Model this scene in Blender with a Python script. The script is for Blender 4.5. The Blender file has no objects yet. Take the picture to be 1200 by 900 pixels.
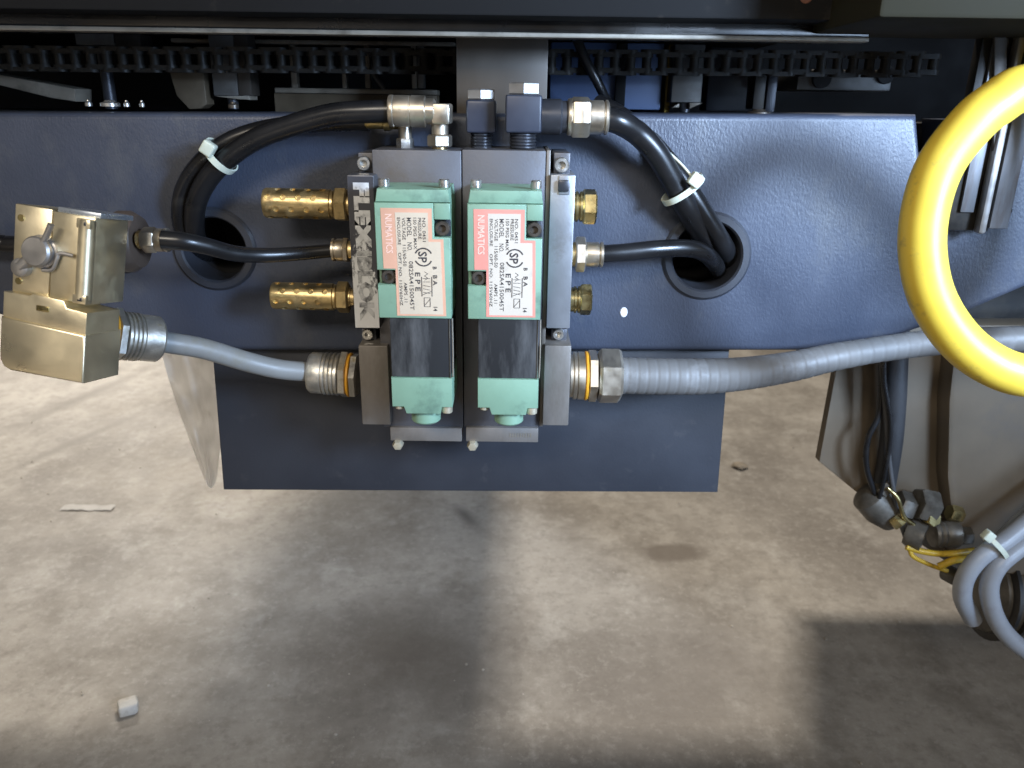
import bpy, bmesh, math, random
from mathutils import Vector, Matrix, Euler
random.seed(7)
S = bpy.context.scene
COL = S.collection
R = math.radians

# ------------------------------------------------------------------ camera
F_PX = 924.0                                  # focal length in photo pixels (photo is 1200 wide)
CAM = Vector((0, 0, 0.75))
PITCH, ROLL = R(19.5), R(0.8)
CR = Matrix.Rotation(math.pi/2 - PITCH, 3, 'X') @ Matrix.Rotation(ROLL, 3, 'Z')
cd = bpy.data.cameras.new('camera')
cam = bpy.data.objects.new('camera', cd)
COL.objects.link(cam)
cam.matrix_world = Matrix.Translation(CAM) @ CR.to_4x4()
cd.sensor_width = 36
cd.lens = 36*F_PX/1200
cd.clip_start = 0.02
cd.clip_end = 100
cd.dof.use_dof = True
cd.dof.focus_distance = 0.60
cd.dof.aperture_fstop = 9.5
S.camera = cam

# ------------------------------------------------------------------ light
w = bpy.data.worlds.new('World')
S.world = w
w.use_nodes = True
w.node_tree.nodes['Background'].inputs['Color'].default_value = (1.0, 0.93, 0.84, 1)
w.node_tree.nodes['Background'].inputs['Strength'].default_value = 0.15

def area(name, loc, aim, sx, sy, power, col, spread=180):
    l = bpy.data.lights.new(name, 'AREA')
    l.shape = 'RECTANGLE'
    l.size, l.size_y, l.energy, l.color = sx, sy, power, col
    l.spread = R(spread)
    o = bpy.data.objects.new(name, l)
    COL.objects.link(o)
    o.location = loc
    o.rotation_euler = (Vector(aim) - Vector(loc)).to_track_quat('-Z', 'Y').to_euler()
    return o

area('bay_window_light', (0.84, -0.24, 1.00), (0.22, 0.66, 0.68), 0.26, 0.24, 4.0, (0.54, 0.72, 1.0), 50)
area('bay_door_light', (1.75, -1.00, 0.80), (0.45, 0.70, 0.70), 0.9, 1.1, 4.6, (0.48, 0.68, 1.0), 60)
area('ceiling_or_fill_light', (0.35, 1.95, 3.2), (0.3, 1.5, 0), 0.34, 0.26, 92, (1.0, 0.92, 0.81))
area('ceiling_or_fill_light', (-2.2, 4.6, 3.0), (-1.75, 2.3, 0), 1.0, 0.5, 19, (1.0, 0.94, 0.86), 44)
area('ceiling_or_fill_light', (-0.6, -1.5, 1.9), (-0.15, 0.66, 0.68), 1.2, 0.4, 3.0, (1.0, 0.90, 0.76), 50)
area('ceiling_or_fill_light', (-1.5, -1.9, 3.0), (-1.5, -1.6, 0), 1.2, 0.5, 46, (1.0, 0.92, 0.80), 60)  # fill lamp added to brighten the floor that the gold box reflects

S.view_settings.view_transform = 'Standard'
S.view_settings.look = 'None'
S.view_settings.exposure = 0.0
S.view_settings.gamma = 1.0
S.view_settings.use_curve_mapping = False
S.cycles.max_bounces = 6
S.cycles.use_denoising = True

# ------------------------------------------------------------------ measuring: photo pixel on the plane Y = const
def W(px, py, Y):
    d = CR @ Vector(((px-600)/F_PX, -(py-450)/F_PX, -1))
    return CAM + d*(Y/d.y)

def sc(py, Y):                                # metres per photo pixel there
    return (W(601, py, Y) - W(600, py, Y)).length

# ------------------------------------------------------------------ materials
def M(name, col, rough=.5, metal=0., var=.12, vs=25., dirt=None, bump=0., bs=300., rvar=.12,
      coat=0., stretch=(1, 1, 1), spec=.5, bdist=.001, scratch=0.):
    m = bpy.data.materials.new(name)
    m.use_nodes = True
    nt = m.node_tree
    N, L = nt.nodes, nt.links
    b = N['Principled BSDF']
    tc = N.new('ShaderNodeTexCoord')
    oi = N.new('ShaderNodeObjectInfo')
    off = N.new('ShaderNodeVectorMath'); off.operation = 'SCALE'
    off.inputs[0].default_value = (7.3, 3.1, 5.7)
    L.new(oi.outputs['Random'], off.inputs['Scale'])
    add = N.new('ShaderNodeVectorMath'); add.operation = 'ADD'
    L.new(tc.outputs['Object'], add.inputs[0]); L.new(off.outputs[0], add.inputs[1])
    mp = N.new('ShaderNodeMapping')
    mp.inputs['Scale'].default_value = stretch
    L.new(add.outputs[0], mp.inputs['Vector'])
    def noise(scale, det=6., rg=.6):
        n = N.new('ShaderNodeTexNoise')
        n.inputs['Scale'].default_value = scale
        n.inputs['Detail'].default_value = det
        n.inputs['Roughness'].default_value = rg
        L.new(mp.outputs[0], n.inputs['Vector'])
        return n
    def rng(src, a, c, x, y):
        r = N.new('ShaderNodeMapRange')
        for i, v in zip((1, 2, 3, 4), (a, c, x, y)): r.inputs[i].default_value = v
        L.new(src, r.inputs[0])
        return r.outputs[0]
    def mix(fac, A, B):
        x = N.new('ShaderNodeMix'); x.data_type = 'RGBA'
        L.new(fac, x.inputs[0])
        for s, v in ((6, A), (7, B)):
            if isinstance(v, tuple): x.inputs[s].default_value = (*v[:3], 1)
            else: L.new(v, x.inputs[s])
        return x.outputs[2]
    n1 = noise(vs)
    lo = tuple(c*(1-var) for c in col); hi = tuple(min(1, c*(1+var)) for c in col)
    c = mix(rng(n1.outputs[0], .3, .7, 0, 1), lo, hi)
    rfac = rng(n1.outputs[0], .3, .7, max(.02, rough-rvar), min(1, rough+rvar))
    if dirt:
        dc, amt, dsc = dirt
        n2 = noise(dsc, 8., .65)
        df = rng(n2.outputs[0], .62-amt*.35, .80-amt*.3, 0, .9)
        c = mix(df, c, dc)
        if metal > 0:
            mv = N.new('ShaderNodeMath'); mv.operation = 'MULTIPLY_ADD'
            L.new(df, mv.inputs[0]); mv.inputs[1].default_value = -metal*.6; mv.inputs[2].default_value = metal
            L.new(mv.outputs[0], b.inputs['Metallic'])
    L.new(c, b.inputs['Base Color'])
    L.new(rfac, b.inputs['Roughness'])
    if not (dirt and metal > 0): b.inputs['Metallic'].default_value = metal
    b.inputs['Specular IOR Level'].default_value = spec
    if coat:
        b.inputs['Coat Weight'].default_value = coat
        b.inputs['Coat Roughness'].default_value = .12
    if bump:
        n3 = noise(bs, 3., .55)
        bp = N.new('ShaderNodeBump')
        bp.inputs['Strength'].default_value = bump
        bp.inputs['Distance'].default_value = bdist
        L.new(n3.outputs[0], bp.inputs['Height'])
        L.new(bp.outputs[0], b.inputs['Normal'])
    return m

BLUE = M('blue_grain_paint', (.043, .052, .077), .45, var=.12, vs=9, bump=.22, bs=430, bdist=.0015, stretch=(1.3, 1, .8),
         dirt=((.085, .090, .100), .20, 11), rvar=.12)
BLUE2 = M('blue_flat_paint', (.029, .032, .041), .52, var=.15, vs=8, bump=.12, bs=420, bdist=.0008, dirt=((.06, .06, .065), .05, 40), rvar=.12)
BLACK = M('black_interior', (.012, .012, .013), .75, var=.3, vs=20)
DARK = M('dark_oily_steel', (.030, .028, .026), .50, metal=.5, var=.35, vs=30, dirt=((.045, .036, .026), .4, 30), bump=.1, bs=120)
COVER = M('black_cover_paint', (.009, .009, .0095), .7, spec=.15, var=.2, vs=8, dirt=((.06, .05, .04), .15, 12))
OLIVE = M('olive_reflection_tint', (.020, .0175, .009), .7, spec=.2, var=.2, vs=8)  # olive is light reflected on the cover, put into its colour
STEEL = M('brown_stained_steel', (.055, .046, .037), .5, metal=.3, var=.2, vs=25, dirt=((.06, .05, .04), .35, 22), stretch=(1, 1, .3))
BRIGHT = M('worn_bright_steel', (.22, .225, .24), .42, metal=.8, var=.2, vs=30, dirt=((.12, .10, .09), .25, 40), stretch=(2, 1, .3))
PALE = M('pale_dusty_steel', (.25, .22, .175), .5, metal=.3, var=.25, vs=30, dirt=((.1, .08, .06), .3, 40))
GREYCAST = M('grey_bracket_steel', (.13, .127, .12), .5, metal=.4, var=.2, vs=30, dirt=((.07, .06, .05), .3, 40))
BROWNP = M('brown_bracket_steel', (.12, .092, .06), .55, metal=.3, var=.3, vs=30)
MANI = M('grey_anodised_aluminium', (.105, .105, .116), .44, metal=.45, var=.12, vs=18, dirt=((.085, .07, .055), .22, 16), bump=.08, bs=500)
MANIB = M('dirty_grey_aluminium', (.20, .182, .165), .5, metal=.35, var=.14, vs=20, dirt=((.10, .082, .062), .35, 18), bump=.1, bs=400, stretch=(1, 1, .4))
PLATER = M('light_grey_aluminium', (.27, .275, .29), .42, metal=.5, var=.12, vs=20, dirt=((.12, .10, .085), .2, 30), bump=.08, bs=400)
GREEN = M('green_enamel', (.210, .350, .248), .46, var=.10, vs=22, dirt=((.10, .17, .13), .24, 30), bump=.05, bs=300)
BAND = M('scuffed_black_plastic', (.025, .025, .026), .85, spec=.2, var=.3, vs=14, dirt=((.10, .10, .10), .42, 26), stretch=(1.6, 1, .35))
PINKL = M('pink_label_print_yellowed', (.66, .36, .24), .55, var=.14, vs=18)
PINKR = M('pink_label_print', (.70, .27, .21), .55, var=.14, vs=18)
CREAML = M('yellowed_label_paper', (.60, .50, .375), .55, var=.08, vs=18, dirt=((.45, .35, .24), .2, 40))
CREAMR = M('white_label_paper', (.60, .53, .44), .55, var=.08, vs=18, dirt=((.47, .42, .35), .18, 40))
INK = M('black_print', (.05, .045, .045), .6, var=.2)
PALEINK = M('pale_print', (.82, .55, .44), .5, var=.05)
SCREW = M('dark_oxide_screw', (.11, .095, .08), .42, metal=.7, var=.3, vs=150, dirt=((.05, .04, .03), .4, 150))
ZINC = M('bright_zinc_screw', (.62, .61, .58), .30, metal=.9, var=.15, vs=150, dirt=((.2, .17, .12), .25, 200))
CREAMS = M('cream_plated_screw', (.62, .56, .42), .38, metal=.6, var=.15, vs=150)
BRASS = M('brass', (.60, .46, .23), .38, metal=1, var=.18, vs=60, dirt=((.16, .10, .04), .26, 90), bump=.06, bs=600)
OLDBRASS = M('olive_passivated_brass', (.42, .34, .16), .32, metal=1, var=.2, vs=60, dirt=((.14, .11, .05), .3, 90))
NICKEL = M('nickel_plated_brass', (.56, .50, .41), .40, metal=.95, var=.12, vs=60, dirt=((.30, .24, .15), .12, 90))
GLAND = M('dull_zinc_cast_gland', (.56, .54, .49), .36, metal=.85, var=.2, vs=80, dirt=((.24, .19, .10), .32, 90), bump=.12, bs=500)
BLACKST = M('black_oxide_steel', (.045, .047, .055), .38, metal=.5, var=.2, vs=40)
CHROM = M('gold_chromate_zinc', (.86, .76, .54), .38, metal=.94, var=.10, vs=26, dirt=((.66, .56, .30), .02, 22), bump=.04, bs=260)
GREYMET = M('grey_satin_steel', (.42, .405, .39), .44, metal=.85, var=.1, vs=60)
HOSE = M('black_polyurethane_hose', (.010, .010, .011), .30, var=.3, vs=30, rvar=.06, dirt=((.03, .028, .025), .12, 40))
CABLE = M('grey_pvc_cable', (.22, .225, .22), .46, var=.08, vs=30, dirt=((.20, .19, .15), .2, 40))
CONDUIT = M('grey_ribbed_conduit', (.135, .131, .126), .55, var=.08, vs=20, dirt=((.22, .22, .22), .2, 30))
LAVENDER = M('pale_blue_grey_cable', (.30, .315, .34), .38, var=.06, vs=30, dirt=((.25, .25, .27), .15, 40))
YELLOW = M('yellow_hose_rubber', (.76, .54, .06), .44, var=.08, vs=18, dirt=((.34, .25, .08), .10, 75), rvar=.12, coat=.08, bump=.05, bs=160)
YWIRE = M('yellow_dirty_wire', (.55, .36, .03), .5, var=.2, vs=60, dirt=((.12, .08, .03), .3, 80))
ORANGE = M('orange_seal_rubber', (.70, .33, .02), .5, var=.15, vs=60)
TIE = M('natural_nylon', (.62, .66, .55), .38, var=.08, vs=60)
TIE.node_tree.nodes['Principled BSDF'].inputs['Subsurface Weight'].default_value = .3
TIE.node_tree.nodes['Principled BSDF'].inputs['Subsurface Radius'].default_value = (.002, .002, .002)
GUARD = M('taupe_guard_paint', (.125, .097, .066), .65, var=.2, vs=9, dirt=((.10, .085, .07), .22, 16), bump=.08, bs=200)
GRIME = M('greasy_cast_metal', (.12, .108, .09), .45, metal=.4, var=.35, vs=50, dirt=((.04, .033, .025), .45, 45), bump=.3, bs=140)
PAPER = M('white_paper', (.72, .70, .66), .7, var=.08, vs=60)
PAINTCHIP = M('bare_primer', (.75, .76, .78), .5, var=.05)

def plate_material():
    """worn nameplate: dark ink at the top, rubbed to whitish metal lower down"""
    m = M('rubbed_nameplate', (.68, .68, .68), .45, metal=.25, var=.12, vs=40)
    nt = m.node_tree; N, L = nt.nodes, nt.links
    b = N['Principled BSDF']
    base = b.inputs['Base Color'].links[0].from_socket
    tc = N.new('ShaderNodeTexCoord'); sp = N.new('ShaderNodeSeparateXYZ')
    L.new(tc.outputs['Generated'], sp.inputs[0])
    n = N.new('ShaderNodeTexNoise'); n.inputs['Scale'].default_value = 85; n.inputs['Detail'].default_value = 8; n.inputs['Roughness'].default_value = .72
    mp = N.new('ShaderNodeMapping'); mp.inputs['Scale'].default_value = (1, 1, .55)
    L.new(tc.outputs['Object'], mp.inputs[0]); L.new(mp.outputs[0], n.inputs['Vector'])
    a = N.new('ShaderNodeMath'); a.operation = 'MULTIPLY_ADD'
    L.new(n.outputs[0], a.inputs[0]); a.inputs[1].default_value = 2.1; L.new(sp.outputs['Z'], a.inputs[2])
    r = N.new('ShaderNodeMapRange')
    for i, v in zip((1, 2, 3, 4), (1.44, 1.56, 0, 1)): r.inputs[i].default_value = v
    L.new(a.outputs[0], r.inputs[0])
    x = N.new('ShaderNodeMix'); x.data_type = 'RGBA'
    L.new(r.outputs[0], x.inputs[0]); L.new(base, x.inputs[6]); x.inputs[7].default_value = (.055, .055, .065, 1)
    L.new(x.outputs[2], b.inputs['Base Color'])
    return m
NAMEPLATE = plate_material()
PLATEINK = M('worn_white_print', (.60, .60, .61), .5, var=.2, vs=120, dirt=((.09, .09, .10), .26, 190))
PLATEDARK = M('worn_dark_print', (.06, .06, .065), .5, var=.3, vs=120, dirt=((.52, .52, .52), .75, 150))

def floor_material():
    m = bpy.data.materials.new('stained_concrete')
    m.use_nodes = True
    nt = m.node_tree; N, L = nt.nodes, nt.links
    b = N['Principled BSDF']
    tc = N.new('ShaderNodeTexCoord')
    def noise(scale, det=7., rg=.6, stretch=(1, 1, 1), loc=(0, 0, 0), dist=0., rot=0.):
        mp = N.new('ShaderNodeMapping')
        mp.inputs['Scale'].default_value = stretch; mp.inputs['Location'].default_value = loc
        mp.inputs['Rotation'].default_value = (0, 0, rot)
        L.new(tc.outputs['Object'], mp.inputs[0])
        n = N.new('ShaderNodeTexNoise')
        n.inputs['Scale'].default_value = scale; n.inputs['Detail'].default_value = det
        n.inputs['Roughness'].default_value = rg; n.inputs['Distortion'].default_value = dist
        L.new(mp.outputs[0], n.inputs['Vector'])
        return n.outputs[0]
    def rng(src, a, c, x, y):
        r = N.new('ShaderNodeMapRange')
        for i, v in zip((1, 2, 3, 4), (a, c, x, y)): r.inputs[i].default_value = v
        L.new(src, r.inputs[0]); return r.outputs[0]
    def mix(fac, A, B, mode='MIX'):
        x = N.new('ShaderNodeMix'); x.data_type = 'RGBA'; x.blend_type = mode
        L.new(fac, x.inputs[0])
        for s, v in ((6, A), (7, B)):
            if isinstance(v, tuple): x.inputs[s].default_value = (*v, 1)
            else: L.new(v, x.inputs[s])
        return x.outputs[2]
    c = mix(rng(noise(2.2, 5), .35, .65, 0, 1), (.30, .268, .228), (.42, .385, .335))
    c = mix(rng(noise(7, 9, .68, loc=(3, 1, 0)), .45, .64, 0, .85), c, (.17, .147, .12))
    c = mix(rng(noise(2.7, 9, .66, (1, .8, 1), (5.2, 2.7, 0)), .46, .64, 0, .85), c, (.135, .115, .095))
    c = mix(rng(noise(11, 9, .74, (1, .8, 1), (1, 8, 0)), .53, .68, 0, .65), c, (.50, .47, .42))
    c = mix(rng(noise(38, 8, .75, loc=(4, 4, 0)), .50, .64, 0, .65), c, (.16, .14, .115))
    c = mix(rng(noise(55, 9, .85, loc=(9, 3, 0)), .52, .60, 0, .45), c, (.46, .43, .38))
    c = mix(rng(noise(90, 6, .8), .35, .65, 0, .55), c, (.27, .245, .21))
    c = mix(rng(noise(210, 3, .6, loc=(2, 2, 0)), .68, .76, 0, .7), c, (.60, .57, .52))
    c = mix(rng(noise(240, 3, .6, loc=(7, 2, 0)), .70, .78, 0, .8), c, (.09, .08, .07))
    c = mix(rng(noise(3.0, 7, .7, (4, .7, 1), (0, 0, 0), .1, R(38)), .58, .76, 0, .22), c, (.48, .45, .40))
    # the damp oil spot right of the plate and the two dark stripes at the far left
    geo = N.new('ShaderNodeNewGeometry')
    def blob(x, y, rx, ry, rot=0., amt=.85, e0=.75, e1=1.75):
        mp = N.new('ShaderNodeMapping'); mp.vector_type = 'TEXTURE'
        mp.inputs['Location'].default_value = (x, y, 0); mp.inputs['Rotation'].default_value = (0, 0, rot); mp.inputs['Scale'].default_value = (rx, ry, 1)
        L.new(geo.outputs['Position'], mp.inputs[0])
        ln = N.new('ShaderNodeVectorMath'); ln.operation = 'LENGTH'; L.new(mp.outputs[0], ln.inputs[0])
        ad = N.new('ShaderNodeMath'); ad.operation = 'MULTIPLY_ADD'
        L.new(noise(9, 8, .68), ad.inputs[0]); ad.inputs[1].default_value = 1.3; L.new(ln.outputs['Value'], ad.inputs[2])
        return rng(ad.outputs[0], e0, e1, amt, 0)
    def ground(px, py):
        d = CR @ Vector(((px-600)/F_PX, -(py-450)/F_PX, -1)); return CAM+d*(-CAM.z/d.z)
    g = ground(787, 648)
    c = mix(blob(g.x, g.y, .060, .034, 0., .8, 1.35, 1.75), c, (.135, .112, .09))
    g = ground(545, 604)
    c = mix(blob(g.x, g.y, .018, .07, .5), c, (.10, .09, .08))
    g = ground(478, 765); c = mix(blob(g.x, g.y, .21, .18, .3), c, (.10, .083, .066))  # soft shade below the machine, painted into the floor colour
    g = ground(820, 800); c = mix(blob(g.x, g.y, .26, .14, .5, .6), c, (.19, .165, .14))
    for a, e, wd in (((-40, 525), (190, 425), .030), ((-40, 575), (200, 468), .022)):
        A, B = ground(*a), ground(*e); m_ = (A+B)/2
        c = mix(blob(m_.x, m_.y, (B-A).length/2, wd, math.atan2((B-A).y, (B-A).x)), c, (.17, .15, .125))
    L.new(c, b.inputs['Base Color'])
    L.new(rng(noise(6, 5), .3, .7, .42, .66), b.inputs['Roughness'])
    bp = N.new('ShaderNodeBump'); bp.inputs['Strength'].default_value = .15; bp.inputs['Distance'].default_value = .004
    L.new(noise(70, 6), bp.inputs['Height']); L.new(bp.outputs[0], b.inputs['Normal'])
    return m
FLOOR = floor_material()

def film_material():
    m = bpy.data.materials.new('cloudy_plastic_film')
    m.use_nodes = True
    nt = m.node_tree; N, L = nt.nodes, nt.links
    b = N['Principled BSDF']
    b.inputs['Base Color'].default_value = (.82, .80, .77, 1)
    b.inputs['Roughness'].default_value = .25
    tr = N.new('ShaderNodeBsdfTransparent'); tl = N.new('ShaderNodeBsdfTranslucent')
    tl.inputs[0].default_value = (.85, .83, .8, 1)
    m1 = N.new('ShaderNodeMixShader'); m1.inputs[0].default_value = .5
    L.new(b.outputs[0], m1.inputs[1]); L.new(tl.outputs[0], m1.inputs[2])
    m2 = N.new('ShaderNodeMixShader'); m2.inputs[0].default_value = .62
    L.new(tr.outputs[0], m2.inputs[1]); L.new(m1.outputs[0], m2.inputs[2])
    L.new(m2.outputs[0], N['Material Output'].inputs[0])
    return m
FILM = film_material()

# ------------------------------------------------------------------ mesh helpers
def nb(): return bmesh.new()

def merge(bm, t):
    me = bpy.data.meshes.new('t'); t.to_mesh(me); t.free()
    bm.from_mesh(me); bpy.data.meshes.remove(me)

def bevel(t, b, segs=2, edges=None):
    if b > 0:
        bmesh.ops.bevel(t, geom=list(edges or t.edges), offset=b, segments=segs, profile=.5, affect='EDGES', clamp_overlap=True)

def box(bm, x0, x1, y0, y1, z0, z1, b=0., segs=2):
    t = nb()
    bmesh.ops.create_cube(t, size=1)
    for v in t.verts:
        v.co = Vector(((x0+x1)/2 + v.co.x*(x1-x0), (y0+y1)/2 + v.co.y*(y1-y0), (z0+z1)/2 + v.co.z*(z1-z0)))
    bevel(t, b, segs); merge(bm, t); return bm

def pbox(bm, px0, py0, px1, py1, Yf, Yb, b=.0006, row=None):
    r = row if row is not None else (py0+py1)/2
    c = (px0+px1)/2
    return box(bm, W(px0, r, Yf).x, W(px1, r, Yf).x, Yf, Yb, W(c, py1, Yf).z, W(c, py0, Yf).z, b)

def prism(bm, pts, Yf, Yb, b=.0005, segs=2):
    t = nb()
    vs = [t.verts.new((x, Yf, z)) for x, z in pts]
    f = t.faces.new(vs)
    r = bmesh.ops.extrude_face_region(t, geom=[f])
    for v in r['geom']:
        if isinstance(v, bmesh.types.BMVert): v.co.y = Yb
    bmesh.ops.recalc_face_normals(t, faces=list(t.faces))
    if b:
        bevel(t, b, segs, [e for e in t.edges if all(abs(v.co.y-Yf) < 1e-6 for v in e.verts)])
    merge(bm, t); return bm

def pprism(bm, pix, Yf, Yb, b=.0005):
    return prism(bm, [(W(x, y, Yf).x, W(x, y, Yf).z) for x, y in pix], Yf, Yb, b)

def frame_for(d):
    d = Vector(d).normalized()
    a = Vector((0, 0, 1)) if abs(d.z) < .9 else Vector((0, -1, 0))
    u = a.cross(d).normalized(); v = d.cross(u)
    return d, u, v

def lathe(bm, o, d, prof, segs=28, rot=0., capa=True, capb=True):
    t = nb()
    d, u, v = frame_for(d); o = Vector(o); rings = []
    for r, h in prof:
        if r < 1e-7:
            rings.append([t.verts.new(o+d*h)])
        else:
            rings.append([t.verts.new(o+d*h+(u*math.cos(rot+2*math.pi*i/segs)+v*math.sin(rot+2*math.pi*i/segs))*r) for i in range(segs)])
    for A, B in zip(rings, rings[1:]):
        for i in range(segs):
            j = (i+1) % segs
            if len(A) == 1 and len(B) == 1: break
            if len(A) == 1: t.faces.new((A[0], B[j], B[i]))
            elif len(B) == 1: t.faces.new((A[i], A[j], B[0]))
            else: t.faces.new((A[i], A[j], B[j], B[i]))
    if capa and len(rings[0]) > 1: t.faces.new(rings[0][::-1])
    if capb and len(rings[-1]) > 1: t.faces.new(rings[-1])
    bmesh.ops.recalc_face_normals(t, faces=list(t.faces))
    merge(bm, t); return bm

def cyl(bm, o, d, r, h, segs=28, ch=None, rot=0.):
    c = min(r, h)*.08 if ch is None else ch
    return lathe(bm, o, d, [(r-c, 0), (r, c), (r, h-c), (r-c, h)], segs, rot)

def hexa(bm, o, d, r, h, rot=0.):
    """hexagon nut with chamfered corners"""
    return lathe(bm, o, d, [(r*.9, 0), (r, h*.12), (r, h*.88), (r*.9, h)], 6, rot)

def spline(pts, n=10):
    P = [Vector(p) for p in pts]
    P = [P[0]*2-P[1]] + P + [P[-1]*2-P[-2]]
    out = []
    for i in range(1, len(P)-2):
        a, b, c, d = P[i-1:i+3]
        for k in range(n):
            t = k/n
            out.append(.5*((2*b)+(c-a)*t+(2*a-5*b+4*c-d)*t*t+(3*b-a-3*c+d)*t**3))
    out.append(P[-2])
    return out

def tube(bm, pts, r, segs=16, n=10, closed=False, rf=None, smooth=True):
    Q = spline(pts, n) if smooth else [Vector(p) for p in pts]
    t = nb(); rings = []
    T = [(Q[min(i+1, len(Q)-1)]-Q[max(i-1, 0)]).normalized() for i in range(len(Q))]
    u = frame_for(T[0])[1]
    for i, (p, d) in enumerate(zip(Q, T)):
        u = (u - d*u.dot(d)).normalized(); v = d.cross(u)
        rr = r if rf is None else r*rf(i/(len(Q)-1), i)
        rings.append([t.verts.new(p+(u*math.cos(2*math.pi*k/segs)+v*math.sin(2*math.pi*k/segs))*rr) for k in range(segs)])
    for A, B in zip(rings, rings[1:]):
        for k in range(segs):
            j = (k+1) % segs
            t.faces.new((A[k], A[j], B[j], B[k]))
    t.faces.new(rings[0][::-1]); t.faces.new(rings[-1])
    bmesh.ops.recalc_face_normals(t, faces=list(t.faces))
    merge(bm, t); return bm

def ptube(bm, pix, r, **k):
    return tube(bm, [W(*p) for p in pix], r, **k)

def socket_screw(bm, o, d, r, h):
    return lathe(bm, o, d, [(r, 0), (r, h*.85), (r*.88, h), (r*.52, h), (r*.50, h*.35), (0, h*.35)], 20)

# ------------------------------------------------------------------ object helpers
def root(name, label, cat, loc=(0, 0, 0), group=None, rot=None):
    o = bpy.data.objects.new(name, None); COL.objects.link(o)
    o.empty_display_size = .02
    o.location = loc
    if rot is not None: o.rotation_euler = rot
    o['label'] = label; o['category'] = cat
    if group: o['group'] = group
    return o

def world_of(o):
    m = o.matrix_basis.copy()
    while o.parent: o = o.parent; m = o.matrix_basis @ m
    return m

def finish(bm, name, mat, ang=38):
    for f in bm.faces: f.smooth = True
    for e in bm.edges:
        e.smooth = len(e.link_faces) == 2 and e.calc_face_angle(0) < R(ang)
    me = bpy.data.meshes.new(name); bm.to_mesh(me); bm.free()
    me.materials.append(mat)
    return me

def part(name, bm, mat, parent, local=False, ang=38, label=None, kind=None):
    if not local: bm.transform(world_of(parent).inverted())
    me = finish(bm, name, mat, ang)
    o = bpy.data.objects.new(name, me); COL.objects.link(o); o.parent = parent
    if label: o['label'] = label
    if kind: o['kind'] = kind
    return o

def single(name, bm, mat, label, cat, group=None, ang=38, kind=None):
    lo = Vector((min(v.co[i] for v in bm.verts) for i in range(3))); hi = Vector((max(v.co[i] for v in bm.verts) for i in range(3)))
    loc = Vector(((lo.x+hi.x)/2, (lo.y+hi.y)/2, lo.z))
    bm.transform(Matrix.Translation(-loc))
    o = bpy.data.objects.new(name, finish(bm, name, mat, ang)); COL.objects.link(o); o.location = loc
    if label: o['label'] = label
    if cat: o['category'] = cat
    if group: o['group'] = group
    if kind: o['kind'] = kind
    return o

def copy_tree(o, parent=None):
    c = o.copy(); COL.objects.link(c)
    if parent: c.parent = parent
    for ch in list(o.children): copy_tree(ch, c)
    return c

def inst(name, me, parent, loc=(0, 0, 0), rot=(0, 0, 0)):
    o = bpy.data.objects.new(name, me); COL.objects.link(o); o.parent = parent
    o.location = loc; o.rotation_euler = rot
    return o

def text_down(bm, s, x, z, y, size, length=None, bold=0.):
    """lettering that reads downwards (turned a quarter clockwise), its baseline on the left at x, starting at height z"""
    c = bpy.data.curves.new('t', 'FONT'); c.body = s; c.size = size; c.resolution_u = 2; c.offset = bold
    o = bpy.data.objects.new('t', c); COL.objects.link(o)
    me = bpy.data.meshes.new_from_object(o.evaluated_get(bpy.context.evaluated_depsgraph_get()))
    us = [v.co.x for v in me.vertices]; k = length/(max(us)-min(us)) if length else 1; u0 = min(us)
    for v in me.vertices: v.co = Vector((x+v.co.y, y, z-(v.co.x-u0)*k))
    bm.from_mesh(me)
    bpy.data.objects.remove(o); bpy.data.curves.remove(c); bpy.data.meshes.remove(me)
    return bm

def strip(bm, x0, z0, x1, z1, y, wd):
    a = Vector((x0, y, z0)); b_ = Vector((x1, y, z1)); d = (b_-a).normalized(); n = Vector((-d.z, 0, d.x))*wd/2
    f = bm.faces.new([bm.verts.new(p) for p in (a+n, b_+n, b_-n, a-n)])
    f.normal_update()
    if f.normal.y > 0: f.normal_flip()

# ================================================================== SETTING
t = nb()
bmesh.ops.create_grid(t, x_segments=2, y_segments=2, size=8)
for v in t.verts: v.co.y += 3
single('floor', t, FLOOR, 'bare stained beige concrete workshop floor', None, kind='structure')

# ================================================================== MACHINE FRAME (blue casting)
YB = .66
fr = root('machine_beam', 'dark blue painted machine beam with two round cable holes and a lower plate', 'machine beam', (0, .70, W(545, 412, YB).z))

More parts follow.
